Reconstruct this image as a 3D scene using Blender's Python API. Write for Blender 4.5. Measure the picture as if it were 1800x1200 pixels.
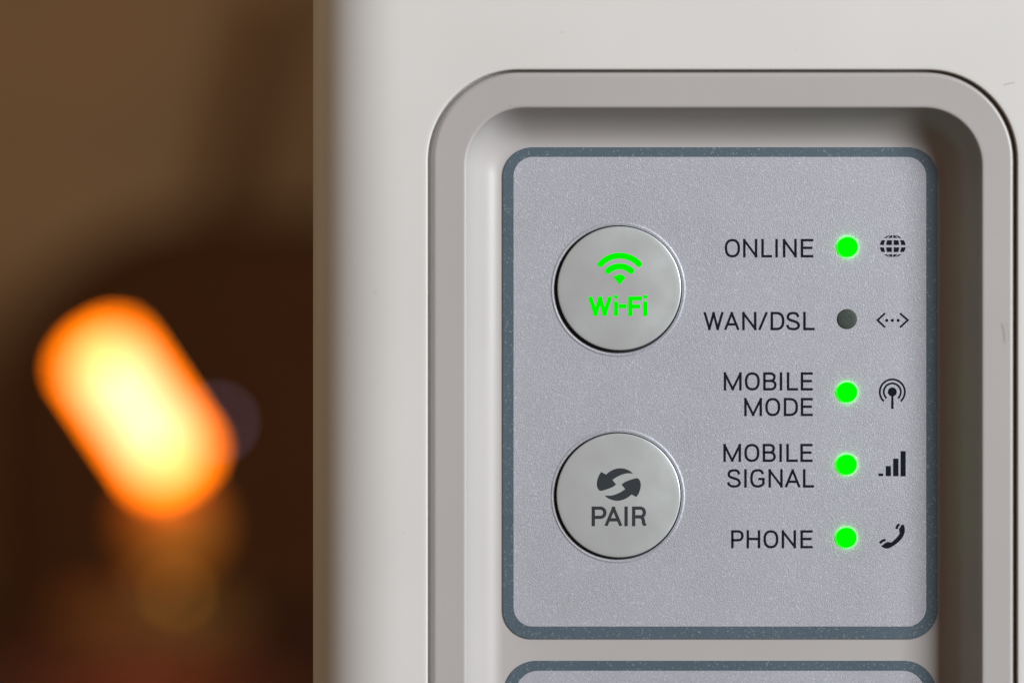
import bpy, bmesh, math, random
from mathutils import Vector
R = math.radians
random.seed(4)
scene = bpy.context.scene
col = scene.collection
for o in list(bpy.data.objects):
    bpy.data.objects.remove(o)

# ------------------------------------------------------------------ camera, light, exposure
MM = 0.001
CAM_D = 0.300                        # camera to the printed panel
cd = bpy.data.cameras.new('camera')
cd.sensor_width = 36; cd.sensor_fit = 'HORIZONTAL'
cd.lens = 36 * 300 / 90              # 90 mm wide field on the panel plane
cd.clip_start = 0.01; cd.clip_end = 20
cd.dof.use_dof = True
cd.dof.focus_distance = CAM_D
cd.dof.aperture_fstop = 12.8
cam = bpy.data.objects.new('camera', cd); col.objects.link(cam)
cam.location = (0, -CAM_D, 0); cam.rotation_euler = (R(90), 0, 0)
scene.camera = cam

w = bpy.data.worlds.new('World'); scene.world = w; w.use_nodes = True
bg = w.node_tree.nodes['Background']
bg.inputs['Color'].default_value = (0.62, 0.41, 0.29, 1)
bg.inputs['Strength'].default_value = 0.25

def area(name, loc, target, sx, sy, power, color):
    l = bpy.data.lights.new(name, 'AREA'); l.shape = 'RECTANGLE'
    l.size = sx; l.size_y = sy; l.energy = power; l.color = color
    o = bpy.data.objects.new(name, l); col.objects.link(o); o.location = loc
    o.rotation_euler = (Vector(target) - Vector(loc)).to_track_quat('-Z', 'Y').to_euler()
    return o
area('window_light', (0.88, -0.76, 0.32), (0.01, 0, 0), 0.42, 0.55, 20.5, (0.915, 0.945, 0.98))
area('room_lamp', (-0.75, 0.20, 0.25), (-0.01, 0.0, 0), 0.25, 0.35, 0.75, (1.0, 0.70, 0.38))

scene.view_settings.view_transform = 'Standard'
scene.view_settings.look = 'None'
scene.view_settings.exposure = 0
scene.view_settings.gamma = 1
scene.render.engine = 'CYCLES'
scene.cycles.use_denoising = True
scene.cycles.max_bounces = 8

# ------------------------------------------------------------------ helpers
def PX(px, py, h=0.0):
    """point on the plane h mm in front of the printed panel, given by its place on the face (20 units per mm)"""
    m = 300.0 / (300.0 - h)
    return Vector(((px - 900) / 20 / m * MM, -h * MM, (600 - py) / 20 / m * MM))

def obj(name, me, mat, parent=None, label=None):
    o = bpy.data.objects.new(name, me); col.objects.link(o)
    if mat is not None: me.materials.append(mat)
    if parent is not None:
        o.parent = parent
        o.matrix_parent_inverse = world_of(parent).inverted()
    if label: o['label'] = label
    return o

def world_of(o):
    from mathutils import Matrix
    m = Matrix.LocRotScale(o.location, o.rotation_euler, o.scale)
    return m if o.parent is None else world_of(o.parent) @ o.matrix_parent_inverse @ m

def thing(name, loc, label, cat):
    o = bpy.data.objects.new(name, None); col.objects.link(o)
    o.location = loc; o.empty_display_size = 0.02
    o['label'] = label; o['category'] = cat
    return o

def mesh(name, verts, faces, smooth=False):
    me = bpy.data.meshes.new(name); me.from_pydata([tuple(v) for v in verts], [], faces)
    bm = bmesh.new(); bm.from_mesh(me); bmesh.ops.recalc_face_normals(bm, faces=bm.faces); bm.to_mesh(me); bm.free()
    if smooth:
        for p in me.polygons: p.use_smooth = True
    me.update(); return me

NC = 20
def rrect(l, r, t, b, rad, y, n=NC):
    """loop of a rounded rectangle in metres (x,z) at depth y"""
    pts = []
    for cx, cz, a0 in ((r - rad, t - rad, 0), (l + rad, t - rad, 90), (l + rad, b + rad, 180), (r - rad, b + rad, 270)):
        for i in range(n + 1):
            a = R(a0 + 90 * i / n)
            pts.append(Vector((cx + rad * math.cos(a), y, cz + rad * math.sin(a))))
    return pts

def rr(px, h):
    """(left, right, top, bottom, radius) on the face at height h -> metres"""
    l, r, t, b, rad = px
    A = PX(l, t, h); B = PX(r, b, h)
    return A.x, B.x, A.z, B.z, rad / 20 * MM

def loft(name, loops, cap_first=False, cap_last=False):
    n = len(loops[0]); vs = []; fs = []
    for L in loops: vs += L
    for k in range(len(loops) - 1):
        for i in range(n):
            j = (i + 1) % n
            fs.append((k * n + i, k * n + j, (k + 1) * n + j, (k + 1) * n + i))
    if cap_first: fs.append(tuple(range(n)))
    if cap_last: fs.append(tuple((len(loops) - 1) * n + i for i in range(n)))
    me = mesh(name, vs, fs, True)
    for p in me.polygons:
        if len(p.vertices) > 4: p.use_smooth = False
    return me

def inset(p, d):
    l, r, t, b, rad = p
    return (l + d, r - d, t - d, b + d, max(rad - d, 1e-5))

def lathe(name, c, prof, seg=96, axis=(0, -1, 0), close_last=True):
    """prof: list of (radius m, height m toward the axis)"""
    ax = Vector(axis).normalized()
    u = ax.orthogonal().normalized(); v = ax.cross(u)
    vs = []; fs = []
    for r_, h_ in prof:
        for i in range(seg):
            a = 2 * math.pi * i / seg
            vs.append(Vector(c) + ax * h_ + (u * math.cos(a) + v * math.sin(a)) * r_)
    for k in range(len(prof) - 1):
        for i in range(seg):
            j = (i + 1) % seg
            fs.append((k * seg + i, k * seg + j, (k + 1) * seg + j, (k + 1) * seg + i))
    if close_last:
        fs.append(tuple((len(prof) - 1) * seg + i for i in range(seg)))
    me = mesh(name, vs, fs, True)
    return me

# ------------------------------------------------------------------ materials
def newmat(name):
    m = bpy.data.materials.new(name); m.use_nodes = True
    nt = m.node_tree; return m, nt, nt.nodes['Principled BSDF']

def nd(nt, kind, **kw):
    n = nt.nodes.new(kind)
    for k, v in kw.items():
        if k in n.inputs: n.inputs[k].default_value = v
        else: setattr(n, k, v)
    return n

def ramp(nt, src, stops):
    r_ = nt.nodes.new('ShaderNodeValToRGB'); e = r_.color_ramp.elements
    while len(e) < len(stops): e.new(0.5)
    for k, (p, c) in enumerate(stops):
        e[k].position = p; e[k].color = (*c, 1) if len(c) == 3 else c
    nt.links.new(src, r_.inputs[0]); return r_

def plastic(name, color, rough, grain=0.04, bump=0.02, scale=2500, patch=60.0, vary=0.05):
    m, nt, b = newmat(name)
    tc = nd(nt, 'ShaderNodeTexCoord')
    n1 = nd(nt, 'ShaderNodeTexNoise', Scale=scale, Detail=3.0)
    n2 = nd(nt, 'ShaderNodeTexNoise', Scale=patch, Detail=4.0)
    for n in (n1, n2): nt.links.new(tc.outputs['Object'], n.inputs['Vector'])
    c = ramp(nt, n2.outputs[0], [(0.3, tuple(x * (1 - grain) for x in color)), (0.7, color)])
    nt.links.new(c.outputs[0], b.inputs['Base Color'])
    rr_ = ramp(nt, n2.outputs[0], [(0.3, (rough - vary,) * 3), (0.7, (rough + vary,) * 3)])
    nt.links.new(rr_.outputs[0], b.inputs['Roughness'])
    bp = nd(nt, 'ShaderNodeBump', Strength=bump, Distance=0.00002)
    nt.links.new(n1.outputs[0], bp.inputs['Height']); nt.links.new(bp.outputs[0], b.inputs['Normal'])
    return m

def film(name, dark, light, rough, metal=0.35, sparkle=0.28, bump=0.5):
    """grained, faintly metallic printed film"""
    m, nt, b = newmat(name)
    tc = nd(nt, 'ShaderNodeTexCoord')
    n1 = nd(nt, 'ShaderNodeTexNoise', Scale=9000.0, Detail=2.0, Roughness=0.6)
    n2 = nd(nt, 'ShaderNodeTexVoronoi', Scale=7500.0)
    n3 = nd(nt, 'ShaderNodeTexNoise', Scale=150.0, Detail=4.0)
    for n in (n1, n2, n3): nt.links.new(tc.outputs['Object'], n.inputs['Vector'])
    c = ramp(nt, n1.outputs[0], [(0.28, dark), (0.74, light)])
    sep = nd(nt, 'ShaderNodeSeparateColor'); nt.links.new(n2.outputs['Color'], sep.inputs[0])
    sp = ramp(nt, sep.outputs[0], [(0.90, (0, 0, 0)), (0.99, (sparkle,) * 3)])
    mx = nd(nt, 'ShaderNodeMix', data_type='RGBA'); mx.inputs[7].default_value = (0.80, 0.83, 0.86, 1)
    nt.links.new(sp.outputs[0], mx.inputs[0]); nt.links.new(c.outputs[0], mx.inputs[6])
    nt.links.new(mx.outputs[2], b.inputs['Base Color'])
    b.inputs['Metallic'].default_value = metal
    rv = ramp(nt, n3.outputs[0], [(0.3, (rough - .08,) * 3), (0.7, (rough + .08,) * 3)])   # uneven sheen where it was touched
    nt.links.new(rv.outputs[0], b.inputs['Roughness'])
    bp = nd(nt, 'ShaderNodeBump', Strength=bump, Distance=0.00006)
    nt.links.new(n1.outputs[0], bp.inputs['Height']); nt.links.new(bp.outputs[0], b.inputs['Normal'])
    return m

def emit(name, color, strength):
    m, nt, b = newmat(name)
    b.inputs['Base Color'].default_value = (0, 0, 0, 1)
    b.inputs['Specular IOR Level'].default_value = 0
    b.inputs['Emission Color'].default_value = (*color, 1)
    b.inputs['Emission Strength'].default_value = strength
    return m

def plain(name, color, rough=0.6, metal=0.0, spec=0.5):
    m, nt, b = newmat(name)
    tc = nd(nt, 'ShaderNodeTexCoord'); n = nd(nt, 'ShaderNodeTexNoise', Scale=25.0, Detail=4.0)
    nt.links.new(tc.outputs['Object'], n.inputs['Vector'])
    c = ramp(nt, n.outputs[0], [(0.3, tuple(x * 0.8 for x in color)), (0.7, color)])
    nt.links.new(c.outputs[0], b.inputs['Base Color'])
    b.inputs['Roughness'].default_value = rough; b.inputs['Metallic'].default_value = metal
    b.inputs['Specular IOR Level'].default_value = spec
    return m

M_HOUSE = plastic('white_plastic', (0.705, 0.697, 0.668), 0.50, 0.04, 0.10, 5000)
M_BEZEL = plastic('grey_plastic', (0.455, 0.436, 0.424), 0.40, 0.04, 0.06, 5000)
M_FACE = film('silver_film', (0.365, 0.373, 0.415), (0.525, 0.537, 0.585), 0.55)
M_BORDER = film('slate_film', (0.065, 0.098, 0.125), (0.115, 0.163, 0.198), 0.5, 0.3, 0.14)
M_INK = plain('navy_ink', (0.005, 0.007, 0.013), 0.85, 0, 0.1)
for _m in (M_INK,):
    _nt = _m.node_tree
    for _n in _nt.nodes:
        if _n.type == 'TEX_NOISE': _n.inputs['Scale'].default_value = 7000
        if _n.type == 'VALTORGB':
            _n.color_ramp.elements[0].color = (0.003, 0.005, 0.011, 1); _n.color_ramp.elements[1].color = (0.014, 0.017, 0.027, 1)
M_BTN = plastic('satin_silver', (0.57, 0.605, 0.605), 0.34, 0.03, 0.015, 4000, 260.0, 0.09)
M_BTN.node_tree.nodes['Principled BSDF'].inputs['Metallic'].default_value = 0.35
M_GAP_SHADE = plain('gap_shade', (0.012, 0.014, 0.016), 0.6)  # near-black colour stands for the shade in the gap round each button
M_GREEN = emit('green_light', (0.0, 1.0, 0.0), 1.25)
M_GREEN_HALO = emit('green_halo_edge', (0.0, 1.0, 0.0), 9.0)
M_GREEN_TXT = emit('green_print_light', (0.0, 1.0, 0.0), 0.93)
M_OFF = film('dark_lens', (0.028, 0.042, 0.034), (0.055, 0.076, 0.063), 0.6, 0.1, 0.03)
M_BTNINK = plain('charcoal_ink', (0.030, 0.038, 0.044), 0.6, 0, 0.3)

# ------------------------------------------------------------------ setting: table top and the wall far behind
TABLE_Z = -0.110
def box(name, x0, x1, y0, y1, z0, z1, bev=0.0):
    bm = bmesh.new()
    bmesh.ops.create_cube(bm, size=1)
    for v in bm.verts:
        v.co = ((x0 + x1) / 2 + v.co.x * (x1 - x0), (y0 + y1) / 2 + v.co.y * (y1 - y0), (z0 + z1) / 2 + v.co.z * (z1 - z0))
    if bev: bmesh.ops.bevel(bm, geom=list(bm.edges), offset=bev, segments=4, affect='EDGES')
    me = bpy.data.meshes.new(name); bm.to_mesh(me); bm.free()
    return me

M_TABLE = plain('dark_red_wood', (0.028, 0.009, 0.004), 0.6, 0, 0.2)
M_WALL = plain('tan_wall', (0.40, 0.232, 0.10), 0.9)
t = obj('table_top', box('table_top', -0.75, 0.55, -0.20, 1.13, TABLE_Z - 0.03, TABLE_Z, 0.004), M_TABLE); t['kind'] = 'structure'
t = obj('wall', box('wall', -2.2, 2.2, 1.90, 2.0, -1.0, 1.4), M_WALL); t['kind'] = 'structure'

# ------------------------------------------------------------------ the router
HF = 4.35                            # housing face, mm in front of the panel
HB = 4.05                            # bezel rim
router = thing('router', (0.0182, 0.012, TABLE_Z), 'white router with recessed grey control panel, silver buttons and green status lights', 'router')
FL = -0.0176 / 1.0147; FR = 0.0538; FT = 0.0455; FB = TABLE_Z
yF = -HF * MM
outer = (PX(548, 0, HF - 3.5).x, FR, FT, FB, 0.009)
hole = rr((751.5, 1788.5, 122.5, 2040, 157), HF)
loops = []
loops.append(rrect(*hole, yF + 0.0032))
loops.append(rrect(*hole, yF + 0.00013))
for a in (20, 45, 70, 90):           # softly broken edge of the opening
    e = 0.00013
    loops.append(rrect(*inset(hole, -e * (1 - math.cos(R(a)))), yF + e * (1 - math.sin(R(a)))))
loops.append(rrect(*inset(hole, -0.0004), yF))
FRx, FRy = 0.0078, 0.0058
loops.append(rrect(*inset(outer, FRx + 0.0003), yF))
NF = 22
for i in range(NF + 1):
    a = math.pi / 2 * i / NF
    loops.append(rrect(*inset(outer, FRx * (1 - math.sin(a) ** 0.9)), yF + FRy * (1 - math.cos(a) ** 0.9)))
loops.append(rrect(*outer, yF + 0.030))
for i in range(1, 7):
    a = math.pi / 2 * i / 6
    loops.append(rrect(*inset(outer, 0.004 * (1 - math.cos(a))), yF + 0.030 + 0.004 * math.sin(a)))
obj('housing', loft('housing', loops, cap_last=True), M_HOUSE, router)

# bezel: rim, concave slope, floor
ro = rr((758, 1784, 126.5, 2034, 152), HB)
ri = rr((820, 1725, 190, 1970, 100), HB)
fl = rr((884, 1649, 258, 1904, 52), -0.12)
yB = -HB * MM; yFl = 0.12 * MM
loops = [rrect(*inset(ro, -0.0012), yB + 0.00060), rrect(*ro, yB + 0.00060), rrect(*ro, yB + 0.00042)]
for a in (20, 45, 70, 90):
    e = 0.00042
    loops.append(rrect(*inset(ro, e * (1 - math.cos(R(a)))), yB + e * (1 - math.sin(R(a)))))
loops.append(rrect(*inset(ro, 0.0005), yB))
loops.append(rrect(*inset(ri, -0.00035), yB))
for a in (0, 30, 60, 85):
    e = 0.0002
    loops.append(rrect(*inset(ri, -e * (1 - math.sin(R(a)))), yB + e * (1 - math.cos(R(a)))))
def lerp(p, q, s): return tuple(a + (b - a) * s for a, b in zip(p, q))
NS = 24
for i in range(1, NS + 1):
    a = math.pi / 2 * i / NS
    s = 1 - math.cos(a) ** 1.05         # across
    d = math.sin(a) ** 0.95             # down
    s = 0.80 * s + 0.20 * (i / NS)
    loops.append(rrect(*lerp(ri, fl, s), (yB + 0.0002) + (yFl - yB - 0.0002) * d))
loops.append(rrect(*inset(fl, 0.0003), yFl))
obj('bezel', loft('bezel', loops, cap_last=True), M_BEZEL, router)

# flat plates with round openings, as filled 2D outlines
def plate(name, outlines, y_top, thick, bev):
    cu = bpy.data.curves.new(name, 'CURVE'); cu.dimensions = '2D'; cu.fill_mode = 'BOTH'
    cu.extrude = max(thick / 2 - bev, 1e-7); cu.bevel_depth = bev; cu.bevel_resolution = 2
    cu.offset = -bev
    for L in outlines:
        s = cu.splines.new('POLY'); s.points.add(len(L) - 1); s.use_cyclic_u = True
        for p, q in zip(s.points, L): p.co = (q[0] * 1000, q[1] * 1000, 0, 1)
    cu.extrude *= 1000; cu.bevel_depth *= 1000; cu.offset *= 1000
    tmp = bpy.data.objects.new('tmp', cu); col.objects.link(tmp)
    dg = bpy.context.evaluated_depsgraph_get()
    me = bpy.data.meshes.new_from_object(tmp.evaluated_get(dg))
    bpy.data.objects.remove(tmp); bpy.data.curves.remove(cu)
    for v in me.vertices:
        x, y, z = v.co; v.co = (x / 1000, y_top + thick / 2 - z / 1000, y / 1000)
    me.name = name
    bm = bmesh.new(); bm.from_mesh(me); bmesh.ops.remove_doubles(bm, verts=bm.verts, dist=1e-8)
    bmesh.ops.recalc_face_normals(bm, faces=bm.faces); bm.to_mesh(me); bm.free()
    me.materials.clear(); return me

def xz(L): return [(p.x, p.z) for p in L]
def circ(cx, cy, r, n=96):
    c = PX(cx, cy); r = r / 20 * MM
    return [(c.x + r * math.cos(2 * math.pi * i / n), c.z + r * math.sin(2 * math.pi * i / n)) for i in range(n)]

B1 = dict(well=(1086.6, 508.4, 112.5), face=(1088.6, 506.8, 108.6))
B2 = dict(well=(1086.0, 871.2, 112.0), face=(1087.2, 870.0, 108.8))
def panel(bo, bi, holes, label):
    face = obj('control_panel', plate('control_panel', [xz(rrect(*rr(bi, 0), 0))] + holes, -0.000025, 0.00012, 0.00002), M_FACE, router, label)
    bi2 = (bi[0] + 1, bi[1] - 1, bi[2] + 1, bi[3] - 1, bi[4] - 1)
    obj('panel_border', plate('panel_border', [xz(rrect(*rr(bo, 0), 0)), xz(rrect(*rr(bi2, 0), 0))], -0.00001, 0.00014, 0.00003), M_BORDER, face)
    return face
P1 = panel((884, 1648.5, 259, 1122.5, 52), (902.5, 1628, 276, 1100.5, 34),
           [circ(*B1['well']), circ(*B2['well'])], 'upper silver film panel printed with words and symbols, slate border')
P2 = panel((887, 1646, 1160.5, 1900, 56), (906, 1626, 1178, 1882, 40), [], 'lower silver film panel cut off by the picture edge')

# ------------------------------------------------------------------ printed strokes
def strokes_mesh(name, polys, hfun):
    """polys: list of ('s', points, width, closed, cap) strokes or ('f', points) fills, in face units"""
    vs = []; fs = []
    for k, p in enumerate(polys):
        dz = k * 0.0006                                           # mm, keeps crossing strokes apart
        if p[0] == 'f':
            b = len(vs)
            vs += [(q[0], q[1], dz) for q in p[1]]; fs.append(tuple(range(b, b + len(p[1]))))
            continue
        _, pts, wd, closed, cap = p[:5]
        pts = [Vector(q) for q in pts]
        q = [pts[0]]
        for a in pts[1:]:
            if (a - q[-1]).length > 1e-4: q.append(a)
        if closed and (q[0] - q[-1]).length < 1e-3: q.pop()
        pts = q; n = len(pts); hw = wd / 2
        if not closed and cap == 'sq':
            pts[0] = pts[0] + (pts[0] - pts[1]).normalized() * hw
            pts[-1] = pts[-1] + (pts[-1] - pts[-2]).normalized() * hw
        b = len(vs)
        for i in range(n):
            d0 = (pts[i] - pts[i - 1]).normalized() if (i > 0 or closed) else None
            d1 = (pts[(i + 1) % n] - pts[i]).normalized() if (i < n - 1 or closed) else None
            if d0 is None: d0 = d1
            if d1 is None: d1 = d0
            tn = (d0 + d1)
            tn = tn.normalized() if tn.length > 1e-6 else d0
            nn = Vector((-tn.y, tn.x)); c = max(nn.dot(Vector((-d0.y, d0.x))), 0.34)
            off = nn * hw / c
            vs.append((*(pts[i] + off), dz)); vs.append((*(pts[i] - off), dz))
        for i in range(n if closed else n - 1):
            a = b + 2 * i; c_ = b + 2 * ((i + 1) % n)
            fs.append((a, a + 1, c_ + 1, c_))
        if len(p) > 5 and p[5]:                                   # pointed joints are cut level with the line of type
            for i in range(b, len(vs)):
                vs[i] = (vs[i][0], min(max(vs[i][1], p[5][0]), p[5][1]), vs[i][2])
        if cap == 'round' and not closed:
            for e, o_ in ((0, 1), (n - 1, n - 2)):
                d = (pts[e] - pts[o_]).normalized(); a0 = math.atan2(d.y, d.x) - math.pi / 2
                bb = len(vs)
                vs += [(pts[e].x + hw * math.cos(a0 + math.pi * i / 10), pts[e].y + hw * math.sin(a0 + math.pi * i / 10), dz) for i in range(11)]
                fs.append(tuple(range(bb, bb + 11)))
    out = []
    for x, y, dz in vs:
        h = hfun(x, y) + dz
        out.append(PX(x, y, 0) + Vector((0, -h * MM, 0)))
    me = bpy.data.meshes.new(name); me.from_pydata([tuple(v) for v in out], [], fs)
    bm = bmesh.new(); bm.from_mesh(me)
    bm.normal_update()
    for f in bm.faces:
        if f.normal.y > 0: f.normal_flip()
    bm.to_mesh(me); bm.free(); return me

def ell(cx, cy, rx, ry, a0, a1, n=14, e=2.0):
    P = []
    for i in range(n + 1):
        a = R(a0 + (a1 - a0) * i / n); c, s = math.cos(a), math.sin(a)
        P.append((cx + rx * math.copysign(abs(c) ** (2 / e), c), cy + ry * math.copysign(abs(s) ** (2 / e), s)))
    return P
def crom(P, n=6):
    P = [P[0]] + list(P) + [P[-1]]; out = []
    for i in range(1, len(P) - 2):
        for k in range(n):
            t_ = k / n
            out.append(tuple(0.5 * (2 * b + (c - a) * t_ + (2 * a - 5 * b + 4 * c - d) * t_ ** 2 + (3 * b - a - 3 * c + d) * t_ ** 3)
                             for a, b, c, d in zip(P[i - 1], P[i], P[i + 1], P[i + 2])))
    return out + [P[-1]]

GL = {
    'I': [([(.5, 0), (.5, 1)], 0, 'sq')],
    'L': [([(0, 1), (0, 0), (1, 0)], 0, 'sq')],
    'E': [([(1, 1), (0, 1), (0, 0), (1, 0)], 0, 'sq'), ([(0, .52), (.9, .52)], 0, 'sq')],
    'F': [([(1, 1), (0, 1), (0, 0)], 0, 'sq'), ([(0, .48), (.82, .48)], 0, 'sq')],
    'H': [([(0, 0), (0, 1)], 0, 'sq'), ([(1, 0), (1, 1)], 0, 'sq'), ([(0, .52), (1, .52)], 0, 'butt')],
    'N': [([(0, 0), (0, 1)], 0, 'sq'), ([(1, 0), (1, 1)], 0, 'sq'), ([(0, 1), (1, 0)], 0, 'sq')],
    'M': [([(0, 0), (0, 1)], 0, 'sq'), ([(1, 0), (1, 1)], 0, 'sq'), ([(0, 1), (.5, 0)], 0, 'sq'), ([(.5, 0), (1, 1)], 0, 'sq')],
    'W': [([(0, 1), (.26, 0)], 0, 'sq'), ([(.26, 0), (.5, 1)], 0, 'sq'), ([(.5, 1), (.74, 0)], 0, 'sq'), ([(.74, 0), (1, 1)], 0, 'sq')],
    'A': [([(0, 0), (.5, 1)], 0, 'sq'), ([(.5, 1), (1, 0)], 0, 'sq'), ([(.17, .29), (.83, .29)], 0, 'butt')],
    '/': [([(0, 0), (1, 1)], 0, 'sq')],
    '-': [([(0, .5), (1, .5)], 0, 'sq')],
    'O': [(ell(.5, .5, .5, .5, 0, 360, 44, 2.35), 1, 'butt')],
    'D': [([(0, 0)] + [(.35, 0)] + ell(.40, .5, .6, .5, -90, 90, 22, 2.4) + [(.35, 1), (0, 1)], 1, 'butt')],
    'P': [([(0, 0), (0, 1), (.5, 1)] + ell(.58, .72, .42, .28, 90, -90, 14, 2.2) + [(.5, .44), (0, .44)], 0, 'sq')],
    'R': [([(0, 0), (0, 1), (.5, 1)] + ell(.58, .735, .40, .265, 90, -90, 14, 2.2) + [(.5, .47), (0, .47)], 0, 'sq'),
          (crom([(.5, .47), (.76, .43), (.88, .28), (.92, .1), (1, 0)]), 0, 'sq')],
    'B': [([(0, 0), (0, 1), (.5, 1)] + ell(.56, .765, .36, .235, 90, -90, 12, 2.2) + [(.5, .53), (0, .53)], 0, 'butt'),
          ([(.5, .53)] + ell(.58, .265, .42, .265, 90, -90, 12, 2.2) + [(.5, 0), (0, 0)], 0, 'sq')],
    'S': [(crom([(.95, .75), (.86, .92), (.66, 1), (.42, 1), (.18, .94), (.06, .77), (.13, .62), (.36, .54), (.62, .48), (.88, .39), (1, .22), (.9, .07), (.66, 0), (.38, 0), (.12, .08), (0, .26)]), 0, 'butt')],
    'G': [(crom([(.95, .76), (.86, .92), (.66, 1), (.45, 1), (.2, .94), (.04, .76), (0, .5), (.04, .24), (.2, .06), (.45, 0), (.66, .01), (.88, .08), (1, .17)]) + [(1, .46), (.58, .46)], 0, 'butt')],
    'i': [([(.5, 0), (.5, .68)], 0, 'sq'), ([(.5, 1.0), (.5, 1.2)], 0, 'butt')],
}
def word(spec, y0, y1, sw):
    """spec: [(char, x0, x1)] with outer edges in face units; y0 top, y1 bottom"""
    out = []
    for ch, x0, x1 in spec:
        for pts, closed, cap in GL[ch]:
            q = []
            for u, v in pts:
                X = (x0 + x1) / 2 if ch in 'Ii' else x0 + sw / 2 + u * (x1 - x0 - sw)
                q.append((X, y1 - sw / 2 - v * (y1 - y0 - sw)))
            out.append(('s', q, sw, bool(closed), cap, None if ch == 'i' else (y0, y1)))
    return out
def zoomed(spec, ox, k=4.615):
    return [(c, ox + a / k, ox + b / k) for c, a, b in spec]

HP = lambda x, y: 0.025 + 0.008
SW = 4.3
words = [
    ('ONLINE', zoomed([('O', 203, 327), ('N', 352, 467), ('L', 500, 587), ('I', 614, 633), ('N', 675, 787), ('E', 820, 922)], 1230), 420, 452.5),
    ('WAN DSL', zoomed([('W', 32, 192), ('A', 200, 320), ('N', 345, 460), ('/', 478, 550), ('D', 575, 687), ('S', 700, 814), ('L', 840, 932)], 1230), 548, 580.2),
    ('MOBILE', zoomed([('M', 195, 340), ('O', 366, 487), ('B', 515, 623), ('I', 650, 669), ('L', 707, 797), ('E', 820, 917)], 1230), 654, 686),
    ('MODE', zoomed([('M', 361, 505), ('O', 532, 653), ('D', 682, 797), ('E', 820, 917)], 1230), 699, 731),
    ('MOBILE', zoomed([('M', 192, 335), ('O', 362, 484), ('B', 511, 617), ('I', 647, 666), ('L', 703, 796), ('E', 817, 915)], 1230), 779.6, 811.4),
    ('SIGNAL', zoomed([('S', 220, 334), ('I', 361, 381), ('G', 410, 527), ('N', 558, 673), ('A', 692, 816), ('L', 838, 927)], 1230), 824, 856.4),
    ('PHONE', zoomed([('P', 255, 356), ('H', 380, 491), ('O', 517, 638), ('N', 665, 781), ('E', 817, 916)], 1230), 931.2, 963),
]
for nm, sp, y0, y1 in words:
    obj('printed_word', strokes_mesh('printed_word', word(sp, y0, y1, SW), HP), M_INK, P1)

# printed symbols
def zp(P, ox, oy, k): return [(ox + x / k, oy + y / k) for x, y in P]
def dot(cx, cy, r, n=20): return ('f', [(cx + r * math.cos(2 * math.pi * i / n), cy + r * math.sin(2 * math.pi * i / n)) for i in range(n)])
globe = []
gx, gy, grx, gry = 1569.3, 432.6, 22.6, 19.6
for (ya, yb) in ((-0.96, -0.73), (-0.53, -0.10), (0.11, 0.53), (0.74, 0.96)):
    for (ka, kb) in ((-1, -0.69), (-0.51, -0.08), (0.08, 0.50), (0.66, 1)):
        L = []; Rr = []
        for i in range(7):
            v = ya + (yb - ya) * i / 6; c = math.sqrt(max(1 - v * v, 0))
            L.append((gx + grx * ka * c, gy + gry * v)); Rr.append((gx + grx * kb * c, gy + gry * v))
        globe.append(('f', L + Rr[::-1]))
arrows = [('s', zp([(1503, 695), (1442, 750), (1503, 808)], 1230, 400, 4.615), 3.4, False, 'butt'),
          ('s', zp([(1625, 695), (1688, 750), (1625, 808)], 1230, 400, 4.615), 3.4, False, 'butt')]
for x in (1517, 1563, 1610):
    arrows.append(dot(1230 + x / 4.615, 400 + 752 / 4.615, 2.7))
ax_, ay_ = 1520 + 582 / 12, 640 + 582 / 12
mast = [dot(ax_, ay_, 7.9, 28), ('f', [(ax_ - 1.7, ay_ + 5), (ax_ + 1.9, ay_ + 5), (ax_ + 2.4, ay_ + 29.6), (ax_ - 2.2, ay_ + 29.6)])]
for r_ in (15.0, 22.0):
    mast.append(('s', [(ax_ + r_ * math.cos(R(a)), ay_ + r_ * math.sin(R(a))) for a in range(-228, 49, 6)], 3.3, False, 'butt'))
bars = [('f', zp([(a, c), (b, c), (b, d), (a, d)], 1230, 770, 4.615)) for a, b, c, d in
        ((1450, 1488, 284, 306), (1509, 1551, 224, 306), (1569, 1612, 164, 307), (1629, 1671, 103, 308))]
handset = [('f', zp(crom([(350, 835), (420, 872), (490, 880), (570, 845), (680, 772), (780, 672), (835, 570), (847, 480), (832, 400), (790, 372), (755, 420), (722, 482), (738, 560), (690, 632), (630, 692), (560, 752), (500, 740), (430, 765), (350, 830)], 3), 1520, 890, 12)),
           ('s', zp([(318, 768), (370, 720), (438, 695)], 1520, 890, 12), 4.3, False, 'butt'),
           ('s', zp([(668, 468), (690, 410), (728, 362)], 1520, 890, 12), 4.3, False, 'butt')]
for nm, g, lb in (('globe_symbol', globe, 'printed globe symbol'), ('arrows_symbol', arrows, 'printed symbol of two arrowheads and three dots'),
                  ('antenna_symbol', mast, 'printed antenna symbol with two arcs'), ('signal_bars_symbol', bars, 'printed symbol of four rising bars'),
                  ('handset_symbol', handset, 'printed telephone handset symbol')):
    obj(nm, strokes_mesh(nm, g, HP), M_INK, P1, lb)

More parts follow.
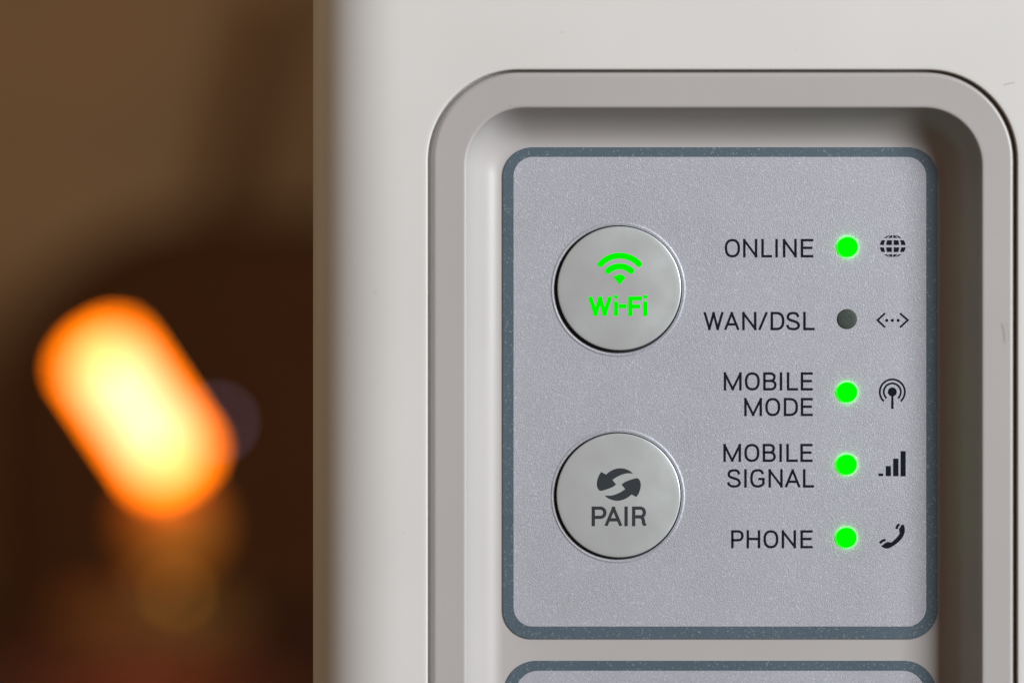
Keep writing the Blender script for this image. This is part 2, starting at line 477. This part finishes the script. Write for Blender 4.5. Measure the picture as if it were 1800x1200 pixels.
# status lights: low domed lenses
LED = [(1490.2, 434, 'lit green status light beside ONLINE'), (1489, 560.6, 'unlit dark status light beside WAN/DSL'),
       (1489.2, 689, 'lit green status light beside MOBILE MODE'), (1488.4, 816, 'lit green status light beside MOBILE SIGNAL'), (1488, 944.2, 'lit green status light beside PHONE')]
for x, y, lb in LED:
    r_ = 17.6 / 20 * MM; on = not lb.startswith('unlit')
    hh = 0.00012 if on else 0.0
    prof = [(r_, 0.00002), (r_, 0.00003 + hh)] + [(r_ - 0.00008 * (1 - math.cos(R(a))), 0.00003 + hh + 0.00008 * math.sin(R(a))) for a in (30, 60, 90)] + [(r_ * 0.5, 0.00012 + hh)]
    sl = obj('status_light', lathe('status_light', PX(x, y), prof, 48), M_GREEN if on else M_OFF, P1, lb)
    if on:                                                   # lens wall set brighter, added to cast the green halo
        sl.data.materials.append(M_GREEN_HALO)
        for p in sl.data.polygons:
            if abs(p.normal.y) < 0.6: p.material_index = 1

# buttons: lip round the opening, gap with its shade painted black, domed satin cap
BH = 0.38; DOME = 0.20
def button(B, label):
    wx, wy, wr = B['well']; fx, fy, fr = B['face']
    c = PX(wx, wy); u = MM / 20
    prof = []
    for r_, h_ in ((wr + 6.6, 0.024), (wr + 5.6, 0.034), (wr + 4.6, 0.062), (wr + 3.4, 0.078), (wr + 2.2, 0.066), (wr + 1.2, 0.030), (wr + 0.5, -0.04), (wr + 0.0, -0.16), (wr - .2, -1.0)):
        prof.append((r_ * u, h_ * MM))
    c2 = PX(fx, fy); rf = fr * u
    top = [(rf - 0.00010, 0.0005 * 0), ]
    capp = [(rf, -0.00009), (rf, (BH - .09) * MM), (rf - 0.00002, (BH - .04) * MM), (rf - 0.00006, (BH - .012) * MM), (rf - 0.00012, (BH) * MM)]
    for i in range(1, 15):
        s = 1 - i / 14.5
        capp.append(((rf - 0.00012) * s, (BH + DOME * (1 - s * s)) * MM))
    b = obj('button', lathe('button', c2, capp), M_BTN, router, label)
    obj('rim', lathe('rim', c, prof, close_last=False), M_FACE, b)
    obj('gap', lathe('gap', c, [((wr + 0.3) * u, -0.0001), (wr * 0.5 * u, -0.0001)]), M_GAP_SHADE, b)
    def hf(x, y):
        q = math.hypot(x - fx, y - fy) / fr
        return BH + DOME * (1 - q * q) + 0.015
    return b, hf
b1, h1 = button(B1, 'round silver button with green glowing Wi-Fi sign')
b2, h2 = button(B2, 'round silver button printed PAIR')
obj('lettering', strokes_mesh('lettering', word(zoomed([('W', 345, 532), ('i', 552, 583), ('-', 590, 652), ('F', 666, 777), ('i', 790, 821)], 960), 380 + 650 / 4.615, 380 + 809 / 4.615, 7.3), h1), M_GREEN_TXT, b1)
def arc3(cx, cy, r_, half):
    a1 = math.degrees(math.asin(half / r_))
    return [(cx + r_ * math.sin(R(-a1 + 2 * a1 * i / 24)), cy - r_ * math.cos(R(-a1 + 2 * a1 * i / 24))) for i in range(25)]
wsym = [('s', zp(arc3(598, 534, 213, 156), 960, 380, 4.615), 10.4, False, 'round'),
        ('s', zp(arc3(597, 549, 141, 94), 960, 380, 4.615), 10.8, False, 'round'),
        ('f', zp([(543, 492)] + [(597 + 54 * math.sin(R(a)) * 1.0, 530 - 58 * math.cos(R(a))) for a in range(-62, 63, 8)] + [(651, 492), (606, 546), (597, 553), (588, 546)], 960, 380, 4.615))]
obj('wireless_symbol', strokes_mesh('wireless_symbol', wsym, h1), M_GREEN_TXT, b1)
obj('lettering', strokes_mesh('lettering', word(zoomed([('P', 369, 488), ('A', 477, 613), ('I', 634, 661), ('R', 696, 810)], 960), 740 + 688 / 4.615, 740 + 847 / 4.615, 5.6), h2), M_BTNINK, b2)
arrow = crom([(702, 420), (670, 396), (630, 382), (590, 379), (550, 388), (515, 406), (485, 430)], 3) + \
    [(446, 409)] + crom([(428, 436), (414, 478), (412, 520), (424, 550), (446, 561), (500, 546), (540, 529), (566, 510)], 3) + \
    [(536, 473)] + crom([(570, 450), (610, 432), (655, 420), (700, 421)], 3)
arrow2 = [(2 * 588.5 - x, 2 * 510 - y) for x, y in arrow]
obj('arrows_symbol', strokes_mesh('arrows_symbol', [('f', zp(arrow, 960, 740, 4.615)), ('f', zp(arrow2, 960, 740, 4.615))], h2), M_BTNINK, b2)

# small scuffs and dust specks on the plastic
M_SCUFF = plain('scuff', (0.40, 0.36, 0.31), 0.9)
for pts, h, wd in (([(1764, 150), (1774, 147), (1783, 146)], HF, 1.3), ([(1768, 566), (1772, 580), (1773, 600)], HF, 1.1)):
    vs = [('s', crom(pts, 4), wd, False, 'round')]
    me = strokes_mesh('scuff_mark', vs, lambda x, y: 0)
    m_ = 300 / (300 - h)
    for v in me.vertices: v.co = (v.co.x / m_, -(h + 0.004) * MM, v.co.z / m_)
    obj('scuff_mark', me, M_SCUFF, router)
for x, y, h, r_ in ((897, 186, HB, 1.4), (1621, 137, HB, 1.0), (1604, 135, HB, .9), (1755, 410, HB, .8), (662, 512, HF, .8), (988, 57, HF, .9), (1400, 88, HF, .7), (709, 934, HF, .8), (787, 705, HB, .8)):
    me = strokes_mesh('dust_speck', [dot(x, y, r_, 9)], lambda x, y: 0)
    m_ = 300 / (300 - h)
    for v in me.vertices: v.co = (v.co.x / m_, -(h + 0.006) * MM, v.co.z / m_)
    obj('dust_speck', me, M_SCUFF, router)

# ------------------------------------------------------------------ background, far out of focus
def BGP(px, py, d):
    """point at distance d (m) from the camera"""
    s = 0.05 * MM * d / 0.3
    return Vector(((px - 900) * s, d - CAM_D, (600 - py) * s))
LD = 1.30
s_l = 0.05 * MM * LD / 0.3
lamp = thing('table_lamp', (BGP(255, 0, LD).x, LD - CAM_D, TABLE_Z), 'small lamp with tilted glowing orange tube bulb, out of focus at left', 'lamp')
axis = Vector((-0.56, 0, 0.83)).normalized()
cen = BGP(240, 718, LD)
Lh = 142 * s_l; Rb = 60 * s_l
# outer glass: amber, gives off orange light and lets the hotter core show through
m, nt, b = newmat('amber_glass')
out = nt.nodes['Material Output']; nt.nodes.remove(b)
tr = nd(nt, 'ShaderNodeBsdfTransparent'); tr.inputs[0].default_value = (1.0, 0.9, 0.8, 1)
em = nd(nt, 'ShaderNodeEmission'); em.inputs[0].default_value = (1.0, 0.18, 0.0, 1); em.inputs[1].default_value = 13.0
ad = nd(nt, 'ShaderNodeMixShader'); ad.inputs[0].default_value = 0.5
nt.links.new(tr.outputs[0], ad.inputs[1]); nt.links.new(em.outputs[0], ad.inputs[2]); nt.links.new(ad.outputs[0], out.inputs[0])
M_AMBER = m
M_CORE = emit('hot_core', (1.0, 0.22, 0.52), 4.6)
def tube_prof(r_, hl, cap):
    P = [(r_ * 0.05, -hl)]
    P += [(r_ * math.sin(R(a)), -hl + cap * (1 - math.cos(R(a)))) for a in (30, 60, 90)]
    P += [(r_ * math.cos(R(a)), hl - cap * (1 - math.sin(R(a)))) for a in (0, 20, 40, 60, 80, 87)]
    return P
glass = obj('glass_tube', lathe('glass_tube', cen, tube_prof(Rb, Lh, Rb * .5), 32, axis), M_AMBER, lamp)
obj('glowing_core', lathe('glowing_core', cen, tube_prof(Rb * .68, Lh * .80, Rb * .5), 24, axis), M_CORE, glass)
M_BRASS = plain('brass', (0.45, 0.22, 0.06), 0.4, 0.7)
M_OAK = plain('oak_wood', (0.20, 0.09, 0.018), 0.7, 0, 0.2)
M_GLOW_CUP = plain('amber_glow_cup', (0.70, 0.23, 0.025), 0.6, 0, 0.2)
_b = M_GLOW_CUP.node_tree.nodes['Principled BSDF']; _b.inputs['Emission Color'].default_value = (1, 0.22, 0.01, 1); _b.inputs['Emission Strength'].default_value = 0.12  # glow below the bulb is put into this added cup's own emission
sock_c = cen - axis * (Lh + 0.001)
hold = BGP(300, 925, LD)
obj('glow_cup', lathe('glow_cup', hold, [(0.017 * math.sin(R(a)), -0.017 * math.cos(R(a))) for a in range(6, 176, 10)], 32, (0, 0, 1)), M_GLOW_CUP, lamp)
bx_, by_ = BGP(255, 0, LD).x, LD - CAM_D
obj('base', lathe('base', (bx_, by_, TABLE_Z), [(0.040, 0.0), (0.040, 0.005), (0.035, 0.011), (0.020, 0.015), (0.004, 0.016)], 48, (0, 0, 1)), M_OAK, lamp)
# arm from base to socket
A = Vector((bx_, by_, TABLE_Z + 0.014)); Bp = hold - Vector((0, 0, 0.012))
d = (Bp - A)
obj('arm', lathe('arm', A, [(0.0035, 0.0), (0.0035, d.length)], 16, d), M_BRASS, lamp)

# dark rounded chair back behind the lamp
M_DARK = plain('dark_leather', (0.078, 0.030, 0.010), 0.9, 0, 0.05)
ch = thing('armchair', (BGP(330, 0, 1.75).x, 1.50, -0.72), 'dark brown rounded chair back behind the glowing lamp', 'chair')
A_ = BGP(-20, 375, 1.75); B_ = BGP(1100, 0, 1.75)
lo = []
for ins, dy in ((0.03, 0.0), (0.012, 0.004), (0.003, 0.013), (0, 0.03), (0, 0.09), (0.012, 0.105), (0.03, 0.11)):
    lo.append(rrect(A_.x + ins, B_.x - ins, A_.z - ins, -0.72 + ins, 0.11 - ins, 1.42 + dy, 12))
obj('backrest', loft('backrest', lo, True, True), M_DARK, ch)

# dim curtain hanging before the wall, its edge pulled aslant
cv = []; cf = []; nx, nz = 60, 10
top_l, bot_l = BGP(520, -60, 2.1), BGP(330, 700, 2.1)
for k in range(nz + 1):
    f = k / nz; xl = top_l.x + (bot_l.x - top_l.x) * f; z = top_l.z + (bot_l.z - top_l.z) * f
    for i in range(nx + 1):
        g = i / nx
        cv.append((xl + g * 0.55, 1.80 + 0.018 * math.sin(g * 52 + f) , z))
for k in range(nz):
    for i in range(nx):
        a = k * (nx + 1) + i; cf.append((a, a + 1, a + nx + 2, a + nx + 1))
cu_ = obj('curtain', mesh('curtain', cv, cf, True), plain('brown_cloth', (0.30, 0.17, 0.07), 0.95))
sm = cu_.modifiers.new('thickness', 'SOLIDIFY'); sm.thickness = 0.003
cu_['label'] = 'dim brown slanting band of cloth behind the router edge, out of focus'; cu_['category'] = 'curtain'

# two added glowing beads that stand for glints and blur into discs
for px, py, dd, r_, c_, e_, lb in ((312, 1040, 1.28, 0.0024, (1.0, 0.40, 0.05), 1.3, 'glowing bead added for a faint amber glint below the glowing lamp'),
                                   (383, 742, 1.42, 0.0020, (0.75, 0.50, 0.75), 2.0, 'glowing bead added for a faint mauve reflection beside the glowing lamp')):
    p = BGP(px, py, dd)
    me = lathe('glint_bead', p, [(r_ * math.sin(R(a)), -r_ * math.cos(R(a))) for a in range(4, 180, 16)], 16)
    o = obj('glint_bead', me, emit('glint_bead', c_, e_)); o['label'] = lb; o['category'] = 'light'
